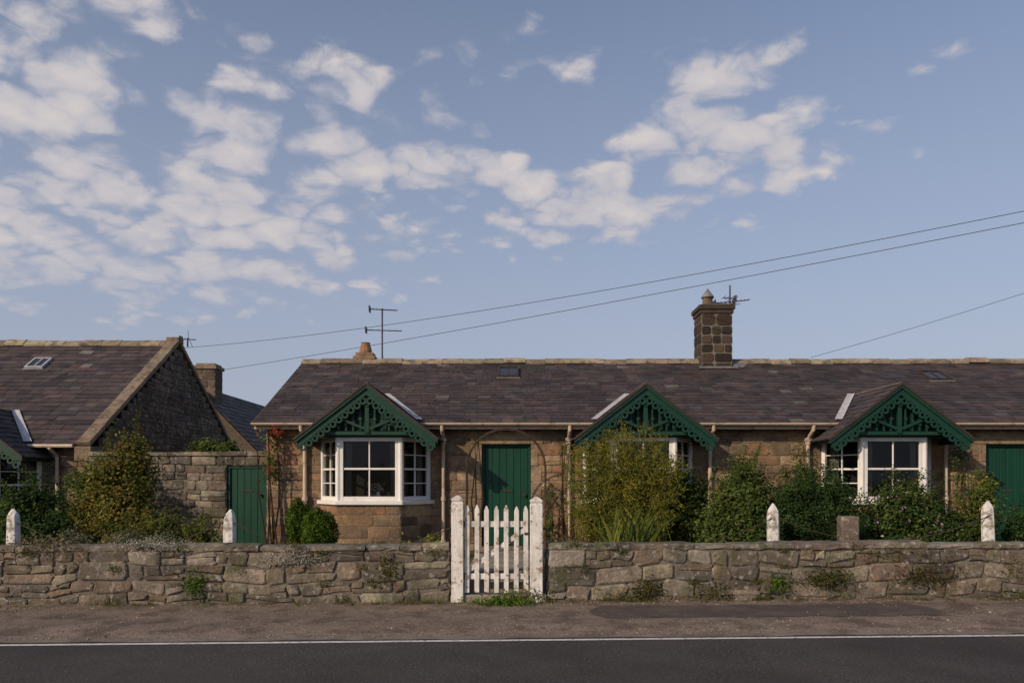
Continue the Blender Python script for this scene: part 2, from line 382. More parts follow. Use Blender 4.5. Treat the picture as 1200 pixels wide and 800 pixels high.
obox(vg,V((XL-.175,2*YR-YE,ZE)),X,V((0,-math.cos(a),math.sin(a))),V((0,math.sin(a),math.cos(a))),0,.012,-.01,sl,-.09,.012)
vg.build('verge_board',M_darkmortar,cot)
for b in BX: bay(cot,b,YW,0,YE,ZE,MS)
gt=MB(); segs=[XL-.17]+sum([[b-.80,b+.80] for b in BX],[])+[XR]
for i in range(0,len(segs)-1,2):
    x0,x1=segs[i],segs[i+1]; K=8
    vs=[];
    for x in (x0,x1):
        for rad in (.055,.045):
            for j in range(K+1):
                t=math.pi+math.pi*j/K; vs.append((x,YE-.05+rad*math.cos(t),ZE-.01+rad*math.sin(t)))
    n=K+1; fs=[]
    for j in range(K): fs+=[(j,j+1,2*n+j+1,2*n+j),(n+j,3*n+j,3*n+j+1,n+j+1),(j,n+j,n+j+1,j+1),(2*n+j,2*n+j+1,3*n+j+1,3*n+j)]
    fs+=[(0,2*n,3*n,n),(K,n+K,3*n+K,2*n+K)]
    gt.add(vs,fs)
    box(gt,x0+.02,x1-.02,YE+.03,YE+.05,ZE-.12,ZE-.03)
gt.build('gutter',M_cream,cot)
dp=MB()
for x,zb in ((-3.83,.4),(-1.27,.4),(1.05,.4),(3.66,.4),(5.47,.4),(8.02,.4)):
    y=YW-.08
    tube(dp,[(x,y,zb),(x,y,2.36)],.036,10)
    tube(dp,[(x,y,2.36),(x,YW-.16,2.45),(x,YE-.03,2.55),(x,YE-.05,2.64)],.034,8)
    for z in (2.34,1.3,.5): tube(dp,[(x,y,z-.035),(x,y,z+.035)],.052,10)
    box(dp,x-.06,x+.06,y-.06,y+.06,2.36,2.42)
dp.build('downpipes',M_cream,cot,bevel=.003)
def door(parent,x0,x1,z0,z1,y,nplank,m=M_door):
    d=MB(); fr=.05
    box(d,x0,x0+fr,y-.03,y+.05,z0,z1);box(d,x1-fr,x1,y-.03,y+.05,z0,z1);box(d,x0+fr,x1-fr,y-.028,y+.05,z1-fr,z1)
    a,b=x0+fr+.004,x1-fr-.004; w=(b-a)/nplank
    for i in range(nplank): box(d,a+i*w+.003,a+(i+1)*w-.003,y+R.uniform(0,.003),y+.04,z0+.01,z1-fr-.004)
    box(d,a,b,y+.018,y+.038,z0+.012,z1-fr-.006)
    d.build('door',m,parent,bevel=.004)
    h=MB(); tube(h,[(x1-fr-.08,y-.05,z0+.95),(x1-fr-.08,y+.0,z0+.95)],.022,10); tube(h,[(x1-fr-.08,y-.065,z0+.95),(x1-fr-.08,y-.045,z0+.95)],.032,12)
    box(h,(x0+x1)/2-.1,(x0+x1)/2+.1,y-.008,y-.001,z0+1.0,z0+1.04)
    h.build('door_fittings',M_iron,parent)
for (a0,a1) in DO:
    door(cot,a0,a1,DB,DT,YW+.09,6)
    j=MB()
    for s,xx in ((-1,a0),(1,a1)):
        z=.3
        while z<DT:
            z2=min(z+R.uniform(.26,.4),DT); wd=R.choice((.13,.2)); 
            x_0,x_1=(xx-wd,xx-.002) if s<0 else (xx+.002,xx+wd)
            box(j,x_0,x_1,YW-.026,YW+.165,z+.004,z2-.004,vary((.31,.235,.165),.14)); z=z2
    box(j,a0-.22,a1+.22,YW-.03,YW+.165,DT+.002,DT+.24,vary((.31,.23,.16),.1))
    box(j,a0-.1,a1+.1,YW-.35,YW+.16,.3,DB-.004,(.3,.27,.23))
    j.build('door_surround',M_stone,cot,bevel=.008)
def skylight(parent,x,y,wd,ht,ye,ze,ms,fm=M_iron,sk=M_oldlead):
    a=math.atan(ms); O=V((x,y,ze+(y-ye)*ms)); W=V((0,math.cos(a),math.sin(a))); N=V((0,-math.sin(a),math.cos(a)))
    k=MB(); f=.035
    obox(k,O,X,W,N,-wd/2,wd/2,0,f,.0,.07);obox(k,O,X,W,N,-wd/2,wd/2,ht-f,ht,.0,.07)
    obox(k,O,X,W,N,-wd/2,-wd/2+f,f,ht-f,.0,.068);obox(k,O,X,W,N,wd/2-f,wd/2,f,ht-f,.0,.068)
    obox(k,O,X,W,N,-.012,.012,f,ht-f,.03,.062)
    obox(k,O,X,W,N,-wd/2+f,wd/2-f,f,ht-f,.03,.05,mi=1)
    obox(k,O,X,W,N,-wd/2-.03,wd/2+.03,-.07,-.0,.026,.03,mi=2)
    k.build('skylight',[fm,M_dglass,sk],parent)
skylight(cot,-.08,16.90,.44,.66,YE,ZE,MS); skylight(cot,9.0,16.7,.46,.6,YE,ZE,MS)
# chimney
ch=MB(); cx0,cx1,cy0,cy1=4.20,4.88,17.66,18.34
box(ch,cx0+.02,cx1-.02,cy0+.02,cy1-.02,3.9,5.40,(.1,.09,.08),1)
PC=((.055,.042,.034),(.035,.03,.026),(.07,.052,.042),(.10,.07,.05),(.03,.026,.024))
for O,U,N,L in ((V((cx0,cy0,0)),X,V((0,-1,0)),.68),(V((cx1,cy0,0)),Y,X,.68),(V((cx1,cy1,0)),-X,Y,.68),(V((cx0,cy1,0)),-Y,-X,.68)):
    stone_panel(ch,O,U,Z,N,4.0,5.34,lambda v:(0,L),(),.21,(.2,.26),.014,.004,PC,.024)
box(ch,cx0-.03,cx1+.03,cy0-.03,cy1+.03,5.345,5.43,(.07,.055,.045)); box(ch,cx0-.06,cx1+.06,cy0-.06,cy1+.06,5.432,5.53,(.06,.05,.042))
box(ch,cx0+.02,cx1-.02,cy0+.02,cy1-.02,5.53,5.57,(.13,.11,.09))
box(ch,cx0-.05,cx1+.05,cy0-.06,cy1+.06,3.9,4.16,(.24,.19,.14))
M_soot=mat('sooty_stone',(.7,.7,.7),(1.2,1.15,1.1),6,.92,.8,28,True,[((.03,.026,.023),3,.5,.7,.6)])
ch.build('chimney',[M_soot,M_wmortar],cot,bevel=.006)
pot=MB(); px,py=4.42,18
tube(pot,[(px,py,5.57),(px,py,5.62),(px,py,5.63),(px,py,5.74),(px,py,5.75),(px,py,5.78)],[.14,.14,.12,.11,.13,.125],14,(.45,.4,.38))
tube(pot,[(px,py,5.77),(px,py,5.79),(px,py,5.94),(px,py,5.98)],[.15,.14,.03,.008],12,mi=1)
pot.build('chimney_pot',[M_ridge,M_oldlead],cot)
fl=MB(); 
fl.add([(4.90,17.6,4.16),(5.10,17.57,4.14),(5.3,17.85,4.27),(4.92,17.85,4.30)],[(0,1,2,3)])
fl.add([(4.13,17.59,4.165),(4.95,17.59,4.165),(4.99,17.44,4.10),(4.10,17.44,4.10)],[(0,1,2,3)])
fl.build('chimney_flashing',M_oldlead,cot)
c2=MB(); x=-3.34
box(c2,x-.25,x+.25,17.95,18.4,4.1,4.46,(.28,.22,.16)); box(c2,x-.2,x+.2,18.0,18.35,4.462,4.54,(.30,.20,.13));
box(c2,x-.27,x+.20,17.93,18.42,4.35,4.40,(.25,.2,.15))
c2.build('chimney_stump',M_stone,cot,bevel=.01)
c3=MB(); tube(c3,[(x,18.17,4.54),(x,18.17,4.60),(x,18.17,4.76),(x,18.17,4.78)],[.14,.145,.10,.11],12,(.30,.16,.09)); c3.build('clay_pot',M_brick,cot)

# ------------------------------------------------------------------ tv antennas
def antenna(x,y,z0,z1,arms):
    m=MB(); tube(m,[(x,y,z0),(x,y,z1)],.019,8)
    for (z,ln,n,el,dx,dy) in arms:
        d=V((dx,dy,0)).normalized(); e=V((-d.y,d.x,0)); c=V((x,y,z))
        tube(m,[c-d*ln*.45,c+d*ln*.55],.012,6)
        for i in range(n):
            p=c-d*ln*.45+d*ln*i/(n-1); l=el*(1-.35*i/n)
            q=e*l*.5*math.cos(.5)+Z*l*.5*math.sin(.5)*.3
            tube(m,[p-q+Z*.012,p+q+Z*.012],.006,5)
        q=c-d*ln*.45; box(m,q.x-.01,q.x+.01,q.y-.10,q.y+.10,z-.07,z+.07)
    tube(m,[(x,y+.01,z0+.4),(x+.02,y+.03,z0+.2),(x+.1,y+.05,z0)],.006,5)
    return m.build('tv_antenna',M_alu)
antenna(-2.95,18.1,4.2,5.55,[(5.52,.62,9,.34,1,.25),(5.05,.80,7,.5,1,.15)])
antenna(4.98,18.2,4.3,6.10,[(5.72,.78,10,.46,1,-.5),(5.66,.36,5,.40,-.3,1),(5.80,.30,4,.3,-1,-.3)])
antenna(-7.9,19.4,4.9,5.12,[(5.08,.34,5,.3,1,.3)])

# ------------------------------------------------------------------ neighbouring cottage on the left
c_l=empty('stone_cottage',(-12,19,.3))
yw,ye,ze,yr,zr=15.4,15.1,2.32,19.1,4.92; ms=(zr-ze)/(yr-ye); a=math.atan(ms); XG=-8.0; X0=-24
w=MB(); stone_panel(w,V((0,yw,0)),X,Z,V((0,-1,0)),.1,2.30,lambda v:(X0,XG),[(-11.1,-9.1,0,2.12)],.19,(.2,.46),.022,.005,PAL_H,.01)
def grng(v):
    k=max(0,(v-ze-.1)/ms); return (k,2*(yr-yw)-k)
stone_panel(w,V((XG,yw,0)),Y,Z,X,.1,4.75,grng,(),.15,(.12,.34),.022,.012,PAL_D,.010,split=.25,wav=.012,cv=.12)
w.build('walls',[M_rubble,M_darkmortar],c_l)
w=MB(); pr=[(yw+.17,0),(yw+.17,2.25),(yr,zr-.12),(2*yr-yw,2.25),(2*yr-yw,0)]; n=5
w.add([(X0,p[0],p[1]) for p in pr]+[(XG-.004,p[0],p[1]) for p in pr],[tuple(range(n)),tuple(reversed(range(n,2*n)))]+[(i,n+i,n+(i+1)%n,(i+1)%n) for i in range(n)])
w.build('core_walls',M_darkmortar,c_l)
s_=MB(); sl=math.hypot(yr-ye,zr-ze)
slate_roof(s_,V((0,ye,ze)),X,V((0,math.cos(a),math.sin(a))),V((0,-math.sin(a),math.cos(a))),sl,lambda v:(X0,XG-.22),.19,.28)
slate_roof(s_,V((0,2*yr-ye,ze)),X,V((0,-math.cos(a),math.sin(a))),V((0,math.sin(a),math.cos(a))),sl,lambda v:(X0,XG-.22),.4,.5)
s_.build('slate_roof',M_slate,c_l)
r_=MB(); ridge(r_,X0,XG-.25,yr,zr,ms); r_.build('ridge_tiles',M_ridge,c_l)
k=MB()
for s in (1,-1):
    O=V((0,yr-s*(yr-ye+.05),ze-.03)); W=V((0,s*math.cos(a),math.sin(a))); N=V((0,-s*math.sin(a),math.cos(a))); v=0
    while v<sl+.02:
        v2=min(v+R.uniform(.5,.8),sl+.06); obox(k,O,X,W,N,XG-.22,XG+.05,v+.004,v2-.004,.0,.09+R.uniform(0,.01),vary((.78,.74,.70),.12)); v=v2
box(k,XG-.24,XG+.08,ye-.12,yw+.2,ze-.32,ze-.04,(.7,.65,.6))
box(k,XG-.24,XG+.07,yr-.14,yr+.14,zr-.0,zr+.14,(.7,.65,.6))
k.build('gable_coping',M_ridge,c_l,bevel=.012)
bay(c_l,-10.1,yw,-.29,ye,ze,ms)
g=MB(); tube(g,[(-9.3,ye-.05,ze-.03),(XG-.3,ye-.05,ze-.03)],.035,8); tube(g,[(X0,ye-.05,ze-.03),(-10.9,ye-.05,ze-.03)],.035,8)
tube(g,[(-8.75,yw-.08,.3),(-8.75,yw-.08,2.1),(-8.75,ye-.05,ze-.06)],.034,8); g.build('gutter',M_cream,c_l)
skylight(c_l,-10.75,17.9,.40,.5,ye,ze,ms,M_lead)
rb=empty('outbuilding',(-10,27,.3)); 
w=MB(); xx=[(-11.6,0),(-11.6,2.5),(-9.55,4.45),(-7.7,2.55),(-7.7,0)]
xzprism(w,xx,24.0,31); w.build('walls',M_darkmortar,rb)
s_=MB()
for s,xe in ((1,-7.5),(-1,-11.7)):
    aa=math.atan2(4.5-2.4,abs(xe+9.55)); 
    slate_roof(s_,V((xe,23.8,2.4)),Y,V((-s*math.cos(aa),0,math.sin(aa))),V((s*math.sin(aa),0,math.cos(aa))),math.hypot(2.1,xe+9.55),lambda v:(0,7.4),.2,.28,.03)
s_.build('slate_roof',M_slate,rb)
c=MB(); 
for O,U,N,L in ((V((-9.62,24.2,0)),X,V((0,-1,0)),.6),(V((-9.02,24.2,0)),Y,X,.6)):
    stone_panel(c,O,U,Z,N,3.0,5.05,lambda v:(0,L),(),.2,(.2,.35),.015,.004,PAL_D,.012)
box(c,-9.60,-9.04,24.22,24.8,3.0,5.05,(.12,.1,.08),1); box(c,-9.67,-8.97,24.14,24.86,5.05,5.15,(.25,.2,.15)); box(c,-9.60,-9.04,24.2,24.8,5.152,5.22,(.28,.22,.16))
c.build('chimney',[M_stone,M_mortar],rb)

# ------------------------------------------------------------------ garden wall with door
gw=empty('garden_wall',(-6.3,15,.3))
w=MB(); stone_panel(w,V((0,15.0,0)),X,Z,V((0,-1,0)),.1,2.10,lambda v:(-7.97,XL-.02),[(-5.38,-4.62,0,1.93)],.16,(.16,.4),.025,.01,PAL_W,.012,split=.2,wav=.01)
w.build('stonework',[M_rubble,M_wmortar],gw)
w=MB(); box(w,-7.97,-5.38,15.004,15.3,.1,2.1);box(w,-5.38,XL-.02,15.004,15.3,1.94,2.1); box(w,-4.62,XL-.02,15.006,15.29,.1,1.94); w.build('core',M_mortar,gw)
w=MB(); x=-7.97
while x<XL-.03:
    l=min(R.uniform(.4,.8),XL-.02-x); box(w,x+.004,x+l-.004,14.95,15.36,2.102,2.16+R.uniform(0,.03),vary((.27,.22,.17),.15)); x+=l
w.build('coping',M_rubble,gw,bevel=.012)
door(gw,-5.37,-4.63,.42,1.92,15.06,5)

# ------------------------------------------------------------------ front boundary wall
SK=.049
def yf(x): return 10.40+SK*x
Uw=V((1,SK,0)).normalized(); Nw=V((Uw.y,-Uw.x,0)); O0=V((0,10.40,0)); NL=math.hypot(1,SK)
def front_wall(x0,x1):
    p=empty('stone_wall',((x0+x1)/2,yf((x0+x1)/2),0)); T=.36
    w=MB(); u0,u1=x0*NL,x1*NL; H=.71
    stone_panel(w,O0,Uw,Z,Nw,-.04,H,lambda v:(u0,u1),(),.19,(.13,.50),.028,.024,PAL_W,.018,split=.42,wav=.030,cv=.26)
    stone_panel(w,O0-Nw*T,-Uw,Z,-Nw,-.04,H,lambda v:(-u1,-u0),(),.18,(.2,.5),.03,.012,PAL_W,.018)
    for uu,s in ((u0,-1),(u1,1)):
        O=O0+Uw*uu
        if s<0: stone_panel(w,O-Nw*T,Nw,Z,-Uw,-.04,H,lambda v:(0,T),(),.16,(.12,.24),.02,.01,PAL_W,.015)
        else: stone_panel(w,O,-Nw,Z,Uw,-.04,H,lambda v:(0,T),(),.16,(.12,.24),.02,.01,PAL_W,.015)
    w.build('rubble_face',[M_rubble,M_wmortar],p)
    c=MB(); obox(c,O0,Uw,Z,Nw,u0+.002,u1-.002,H-.03,H-.002,-T+.002,-.002); c.build('core',M_mortar,p)
    c=MB(); u=u0
    while u<u1-.05:
        l=R.uniform(.28,.8); 
        if u1-u-l<.2: l=u1-u
        col=vary(R.choice(((.26,.235,.20),(.22,.195,.16),(.29,.265,.22),(.19,.16,.13))),.15)
        dz=R.uniform(-.012,.012); h=.075+R.uniform(-.012,.02); f=R.uniform(.012,.05)
        Pn=lambda a,b,d:O0+Uw*a+Z*b+Nw*d
        j=lambda q=.008:R.uniform(-q,q)
        vs=[];ua,ub=u+.004,u+l-.004
        nx=5
        for i in range(nx+1):
            t=ua+(ub-ua)*i/nx
            for (zz,dd) in ((H+.000,f-.016),(H+.02,f),(H+h*.75+dz,f-.004),(H+h+dz,f-.03),(H+h+dz+.006,-T/2),(H+h+dz,-T-.0),(H+.01,-T-.03)):
                vs.append(Pn(t+j(.004),zz+j(.007),dd+j(.010)))
        K=7; fs=[(i*K+q,(i+1)*K+q,(i+1)*K+q+1,i*K+q+1) for i in range(nx) for q in range(K-1)]+[tuple(range(K)),tuple(reversed(range(nx*K,nx*K+K)))]
        c.add(vs,fs,col); u+=l
    c.build('coping_stones',M_rubble,p)
front_wall(-15,-.82); front_wall(.47,16)

# ------------------------------------------------------------------ gate
gt=empty('picket_gate',(-.17,10.4,.1))
def gpost(xa,xb,top,yc):
    m=MB(); xc=(xa+xb)/2; h=(xb-xa)/2; z0=.0; d=h
    ring=lambda z,k:[(xc-h*k,yc-d*k,z),(xc+h*k,yc-d*k,z),(xc+h*k,yc+d*k,z),(xc-h*k,yc+d*k,z)]
    lv=[(z0,1),(top-.09,1),(top-.07,.86),(top-.055,1.0),(top-.03,1.0),(top,.45),(top+.015,.1)]
    vs=sum([ring(*l) for l in lv],[]); n=len(lv)
    fs=[(i*4+j,i*4+(j+1)%4,(i+1)*4+(j+1)%4,(i+1)*4+j) for i in range(n-1) for j in range(4)]+[(n*4-4,n*4-3,n*4-2,n*4-1)]
    m.add(vs,fs); m.build('gate_post',M_post,gt,bevel=.006)
gpost(-.785,-.63,1.42,10.38); gpost(.235,.40,1.40,10.42)
m=MB(); 
xs=[-.585+i*.128 for i in range(7)]
for i,x in enumerate(xs):
    w_=.062; wig=R.uniform(-.007,.007); top=1.30+R.uniform(-.014,.014); y0=10.355+R.uniform(-.002,.002)
    poly=[(x-w_/2,.17+R.uniform(-.01,.01)),(x+w_/2,.17),(x+w_/2+wig,top-.06),(x+.008+wig,top),(x-.008+wig,top),(x-w_/2+wig,top-.06)]
    xzprism(m,poly,y0,y0+.022)
for z in (.34,1.02): box(m,-.60,.205,10.379,10.415,z,z+.075)
p=V((-.58,10.384,.44)); q=V((.18,10.384,1.0)); d=(q-p).normalized(); obox(m,p,d,V((-d.z,0,d.x)),V((0,1,0)),0,(q-p).length,-.03,.03,0,.028)
m.build('pickets',M_post,gt,bevel=.003)
m=MB()
for z in (.38,1.06):
    tube(m,[(-.622,10.35,z-.04),(-.622,10.35,z+.04)],.012,8)
box(m,.16,.26,10.343,10.35,.92,.95); m.build('hinges',M_iron,gt)

# ------------------------------------------------------------------ white stone posts + chain
def spost(x,y,top,r,lean=0):
    m=MB(); n=10; lv=[(.2,1.05),(.5,1.03),(.8,1.0),(top-.16,.95),(top-.09,.84),(top-.04,.55),(top,.18)]
    vs=[]
    for z,k in lv:
        for j in range(n):
            t=2*math.pi*j/n+.3; sq=1/max(abs(math.cos(t)),abs(math.sin(t)))**.55
            rr=r*k*sq*(1+R.uniform(-.06,.06)); vs.append((x+rr*math.cos(t)+lean*z,y+rr*math.sin(t)*.8,z+R.uniform(-.012,.012)))
    fs=[(i*n+j,i*n+(j+1)%n,(i+1)*n+(j+1)%n,(i+1)*n+j) for i in range(len(lv)-1) for j in range(n)]+[tuple(range((len(lv)-1)*n,len(lv)*n))]
    m.add(vs,fs); o=m.build('stone_post',M_wstone,smooth=False); return o
PO=[(-6.70,10.70,1.24),(-3.83,10.78,1.23),(3.66,11.15,1.30),(6.76,11.28,1.33)]
for i,(x,y,t) in enumerate(PO): spost(x,y,t,.086,[.0,.012,-.006,-.02][i])
m=MB(); box(m,4.58,4.83,11.05,11.25,.3,1.13,(.17,.14,.12)); m.build('stone_block',M_rubble,bevel=.02)
ch=MB()
def chain(a,b,sag):
    a=V(a);b=V(b); L=(b-a).length; n=int(L/.045)
    P=lambda t:a.lerp(b,t)-Z*sag*4*t*(1-t)
    for i in range(n):
        t=i/n; p,q=P(t),P((i+1.15)/n); tube(ch,[p,q],.006 if i%2 else .009,5)
chain((-6.7,10.66,1.1),(-3.83,10.74,1.1),.40);chain((-3.83,10.74,1.1),(-.72,10.5,1.05),.42);chain((.35,10.5,1.02),(3.66,11.1,1.12),.36);chain((3.66,11.1,1.12),(6.76,11.22,1.15),.35)
ch.build('iron_chain',M_iron)

# ------------------------------------------------------------------ arch over the path
m=MB()
for yy in (13.45,13.75):
    pts=[(-.77,yy,.35),(-.77,yy,1.2),(-.77,yy,1.85)]+[(-.10-.67*math.cos(t),yy,1.85+.66*math.sin(t)) for t in [math.pi*i/14 for i in range(1,14)]]+[(.57,yy,1.85),(.57,yy,.35)]
    tube(m,pts,.012,6)
for i in range(0,15,2):
    t=math.pi*i/14; x=-.10-.67*math.cos(t); z=1.85+.66*math.sin(t); tube(m,[(x,13.45,z),(x,13.75,z)],.007,5)
for z in (.7,1.05,1.4): 
    for x in (-.77,.57): tube(m,[(x,13.45,z),(x,13.75,z)],.007,5)
m.build('garden_arch',M_iron)

# ------------------------------------------------------------------ poles and wires
def pole(x,y,h):
    m=MB(); tube(m,[(x,y,-.1),(x,y,h*.5),(x,y,h)],[.14,.12,.09],12); box(m,x-.5,x+.5,y-.05,y+.05,h-.55,h-.45)
    for dx in (-.4,.4): tube(m,[(x+dx,y,h-.45),(x+dx,y,h-.33)],.035,8)
    m.build('utility_pole',M_wood)
pole(-24,40,8.0); pole(9.1,12,6.3)
m=MB()
def wire(a,b,sag,ra,rb_):
    a=V(a);b=V(b); pts=[a.lerp(b,i/40)-Z*sag*4*(i/40)*(1-i/40) for i in range(41)]; tube(m,pts,[ra+(rb_-ra)*i/40 for i in range(41)],5)
wire((-24,40,8.15),(9.05,12,5.95),.75,.010,.006)
wire((-24,40,6.0),(9.1,12,5.78),.30,.010,.006)
wire((6.75,18,4.42),(9.1,12,4.9),.04,.005,.004)
m.build('power_line',M_wire)

# ------------------------------------------------------------------ foliage
def leaves_obj(name,P,Nn,S,C,asp=.5,extra=None,jit=.35,parent=None):
    n=len(P)
    Nn=Nn+rs.normal(0,jit,(n,3)); Nn/=np.linalg.norm(Nn,axis=1)[:,None]+1e-9
    t=rs.normal(size=(n,3)); t-=Nn*(t*Nn).sum(1)[:,None]; t/=np.linalg.norm(t,axis=1)[:,None]+1e-9
    b=np.cross(Nn,t); S=S[:,None]
    v=np.stack([P-t*S,P-b*S*asp+Nn*S*.15,P+t*S,P+b*S*asp+Nn*S*.15],1).reshape(-1,3)
    f=np.arange(4*n).reshape(-1,4); c=np.repeat(C,4,0)
    ev,ef,ec=(extra.v,extra.f,extra.c) if extra and extra.v else ([],[],[])
    off=len(v)
    V_=[tuple(x) for x in v]+list(ev); F_=[tuple(x) for x in f.tolist()]+[tuple(i+off for i in q) for q in ef]
    mb=MB(); mb.v=V_; mb.f=F_; mb.c=[tuple(x) for x in c]+list(ec); mb.m=[0]*len(F_)
    return mb.build(name,M_leaf,parent)
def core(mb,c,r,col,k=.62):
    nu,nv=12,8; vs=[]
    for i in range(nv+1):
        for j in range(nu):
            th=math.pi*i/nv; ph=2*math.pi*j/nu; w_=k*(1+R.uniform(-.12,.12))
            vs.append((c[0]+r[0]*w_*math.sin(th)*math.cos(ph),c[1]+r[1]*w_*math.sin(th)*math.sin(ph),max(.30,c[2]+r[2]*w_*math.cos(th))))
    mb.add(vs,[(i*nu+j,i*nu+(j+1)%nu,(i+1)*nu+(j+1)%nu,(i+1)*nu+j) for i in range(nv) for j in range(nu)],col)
def bush(name,blobs,n,size,pal,clump=.09,shoots=0,shootlen=.35,dens_in=.35,flowers=None,nf=0,cores=True,gain=1.45,amt=1.35):
    n=int(n*amt)
    pal=np.array(pal)*gain; vol=np.array([b[3]*b[4]*b[5] for b in blobs])**.75; pr=vol/vol.sum()
    K=max(20,n//30); Pc=[];Nc=[]
    for i in rs.choice(len(blobs),K,p=pr):
        b=blobs[i]; d=rs.normal(size=3); d/=np.linalg.norm(d)
        if d[1]>.3 and rs.rand()<.6: d[1]*=-1
        lum=1+.16*math.sin(d[0]*5+i*2)+.13*math.sin(d[2]*7+d[1]*4+i)
        r=(1-dens_in*rs.rand()**1.3)*lum
        Pc.append([b[0]+d[0]*r*b[3],b[1]+d[1]*r*b[4],max(b[2]+d[2]*r*b[5],.36)]); Nc.append(d)
    Pc=np.array(Pc);Nc=np.array(Nc); Cc=pal[rs.choice(len(pal),K)]*rs.uniform(.5,1.45,(K,1))
    idx=rs.choice(K,n); sg=clump*rs.uniform(.6,1.3,(K,1))[idx]
    P=Pc[idx]+rs.normal(size=(n,3))*sg; P[:,2]=np.maximum(P[:,2],.33)
    N=Nc[idx]*.6+np.array([-.1,-.35,.5]); C=Cc[idx]*rs.uniform(.75,1.25,(n,1)); S=size*rs.uniform(.6,1.3,n)
    ex=MB(); LP=[P];LN=[N];LC=[C];LS=[S]
    if cores:
        for b in blobs:
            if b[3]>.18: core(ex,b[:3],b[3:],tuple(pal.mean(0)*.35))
    for _ in range(shoots):
        b=blobs[rs.choice(len(blobs),p=pr)]; d=rs.normal(size=3); d[2]=abs(d[2])+.9; d/=np.linalg.norm(d)
        s=np.array([b[0]+d[0]*b[3]*.75,b[1]+d[1]*b[4]*.75,b[2]+d[2]*b[5]*.75]); l=shootlen*rs.uniform(.5,1.3)
        e=s+d*l+np.array([rs.normal()*.06,rs.normal()*.06,0]); tube(ex,[s,(s+e)/2+rs.normal(size=3)*.015,e],[.006,.005,.002],4,(.07,.06,.03),cap=False)
        k=int(32*l/.35)+2; t=rs.rand(k,1); LP.append(s+(e-s)*t+rs.normal(size=(k,3))*.022); LN.append(np.tile(d,(k,1))); LC.append(pal[rs.choice(len(pal),k)]*rs.uniform(.8,1.3,(k,1))); LS.append(size*rs.uniform(.6,1.1,k))
    for b in blobs:
        for _ in range(3):
            g=V((b[0]+rs.normal()*b[3]*.25,b[1]+rs.normal()*b[4]*.25,.3)); e=V((b[0]+rs.normal()*b[3]*.5,b[1]+rs.normal()*b[4]*.4,b[2]+b[5]*rs.uniform(.0,.6)))
            tube(ex,[g,(g+e)/2+V(rs.normal(size=3))*.05,e],[.02,.014,.006],5,(.07,.055,.04),cap=False)
    if nf:
        fp=np.array(flowers); i=rs.choice(K,nf); LP.append(Pc[i]*1.0+Nc[i]*.06+rs.normal(size=(nf,3))*.05); LN.append(Nc[i]); LC.append(fp[rs.choice(len(fp),nf)]); LS.append(np.full(nf,.028))
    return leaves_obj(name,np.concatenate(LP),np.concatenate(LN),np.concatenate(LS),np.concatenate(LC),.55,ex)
DG=((.022,.042,.014),(.030,.056,.018),(.018,.035,.013),(.040,.064,.02))
MG=((.048,.072,.018),(.062,.086,.022),(.037,.058,.018),(.075,.095,.025))
OL=((.090,.088,.022),(.12,.108,.025),(.07,.078,.02),(.105,.075,.022),(.055,.070,.018))
YG=((.11,.12,.025),(.14,.14,.03),(.08,.10,.022))
BX_=((.055,.10,.015),(.07,.12,.02),(.045,.08,.014),(.09,.14,.022))
bush('shrub',[(-8.6,12.6,.9,.75,.5,.55),(-7.5,12.5,1.0,.55,.5,.6),(-9.8,12.8,.9,.7,.5,.5),(-6.95,12.2,.75,.35,.35,.42)],11000,.033,DG+MG[:1],.09,25,.3)
bush('shrub',[(-6.35,12.4,1.05,.42,.38,.65),(-5.95,12.3,1.35,.38,.35,.66),(-5.80,12.3,1.85,.24,.25,.46),(-6.2,12.3,1.7,.22,.25,.34),(-6.6,12.5,.8,.3,.3,.45),(-5.6,12.1,.8,.3,.3,.4)],12500,.028,OL,.08,60,.5)
bush('shrub',[(-5.15,11.8,.72,.35,.3,.38),(-4.65,11.9,.66,.32,.3,.34),(-5.55,11.5,.6,.3,.25,.3)],5500,.025,OL[:3]+MG[:2],.07,22,.28)
bush('shrub',[(-7.5,14.3,1.2,.5,.35,.75),(-6.9,14.3,1.0,.4,.3,.6)],4500,.035,MG,.1,14,.3)
bush('lavender_plant',[(-5.3,10.9,.72,.35,.2,.16),(-4.75,10.9,.72,.3,.2,.13),(-6.0,10.9,.74,.3,.2,.15)],3500,.018,((.13,.13,.09),(.17,.16,.12),(.10,.11,.06)),.05,40,.15,gain=1.1)
bush('ivy',[(-5.95,15.4,2.15,.28,.2,.22),(-5.5,15.3,2.2,.22,.2,.12)],1500,.035,MG,.07,5,.15)
def topiary(name,x,y,z,rx,rz,n):
    ex=MB(); core(ex,(x,y,z),(rx,rx,rz),(.02,.035,.008),.88)
    tube(ex,[(x,y,.3),(x,y,z)],.03,6,(.06,.05,.04))
    d=rs.normal(size=(n,3)); d/=np.linalg.norm(d,axis=1)[:,None]
    r=(1+.07*np.sin(d[:,0]*6+x)+.06*np.sin(d[:,2]*7+d[:,1]*5)+rs.normal(0,.05,n))[:,None]
    P=np.array([x,y,z])+d*r*np.array([rx,rx,rz]); pal=np.array(BX_)*1.2
    cl=.75+.35*np.sin(d[:,0]*9)*np.sin(d[:,2]*11+1)+rs.uniform(-.1,.3,n)
    leaves_obj(name,P,d*.8+np.array([0,0,.3]),.017*rs.uniform(.6,1.3,n),pal[rs.choice(len(pal),n)]*np.clip(cl,.4,1.4)[:,None],.6,ex)
topiary('boxwood_bush',-3.46,12.9,.93,.20,.38,4500); topiary('boxwood_bush',-2.96,12.2,.82,.27,.36,6500)
bush('shrub',[(-1.75,12.6,.45,.3,.2,.14),(-2.2,12.6,.42,.2,.2,.1),(-1.35,13.2,.5,.2,.2,.16)],1800,.028,YG,.06,8,.15)
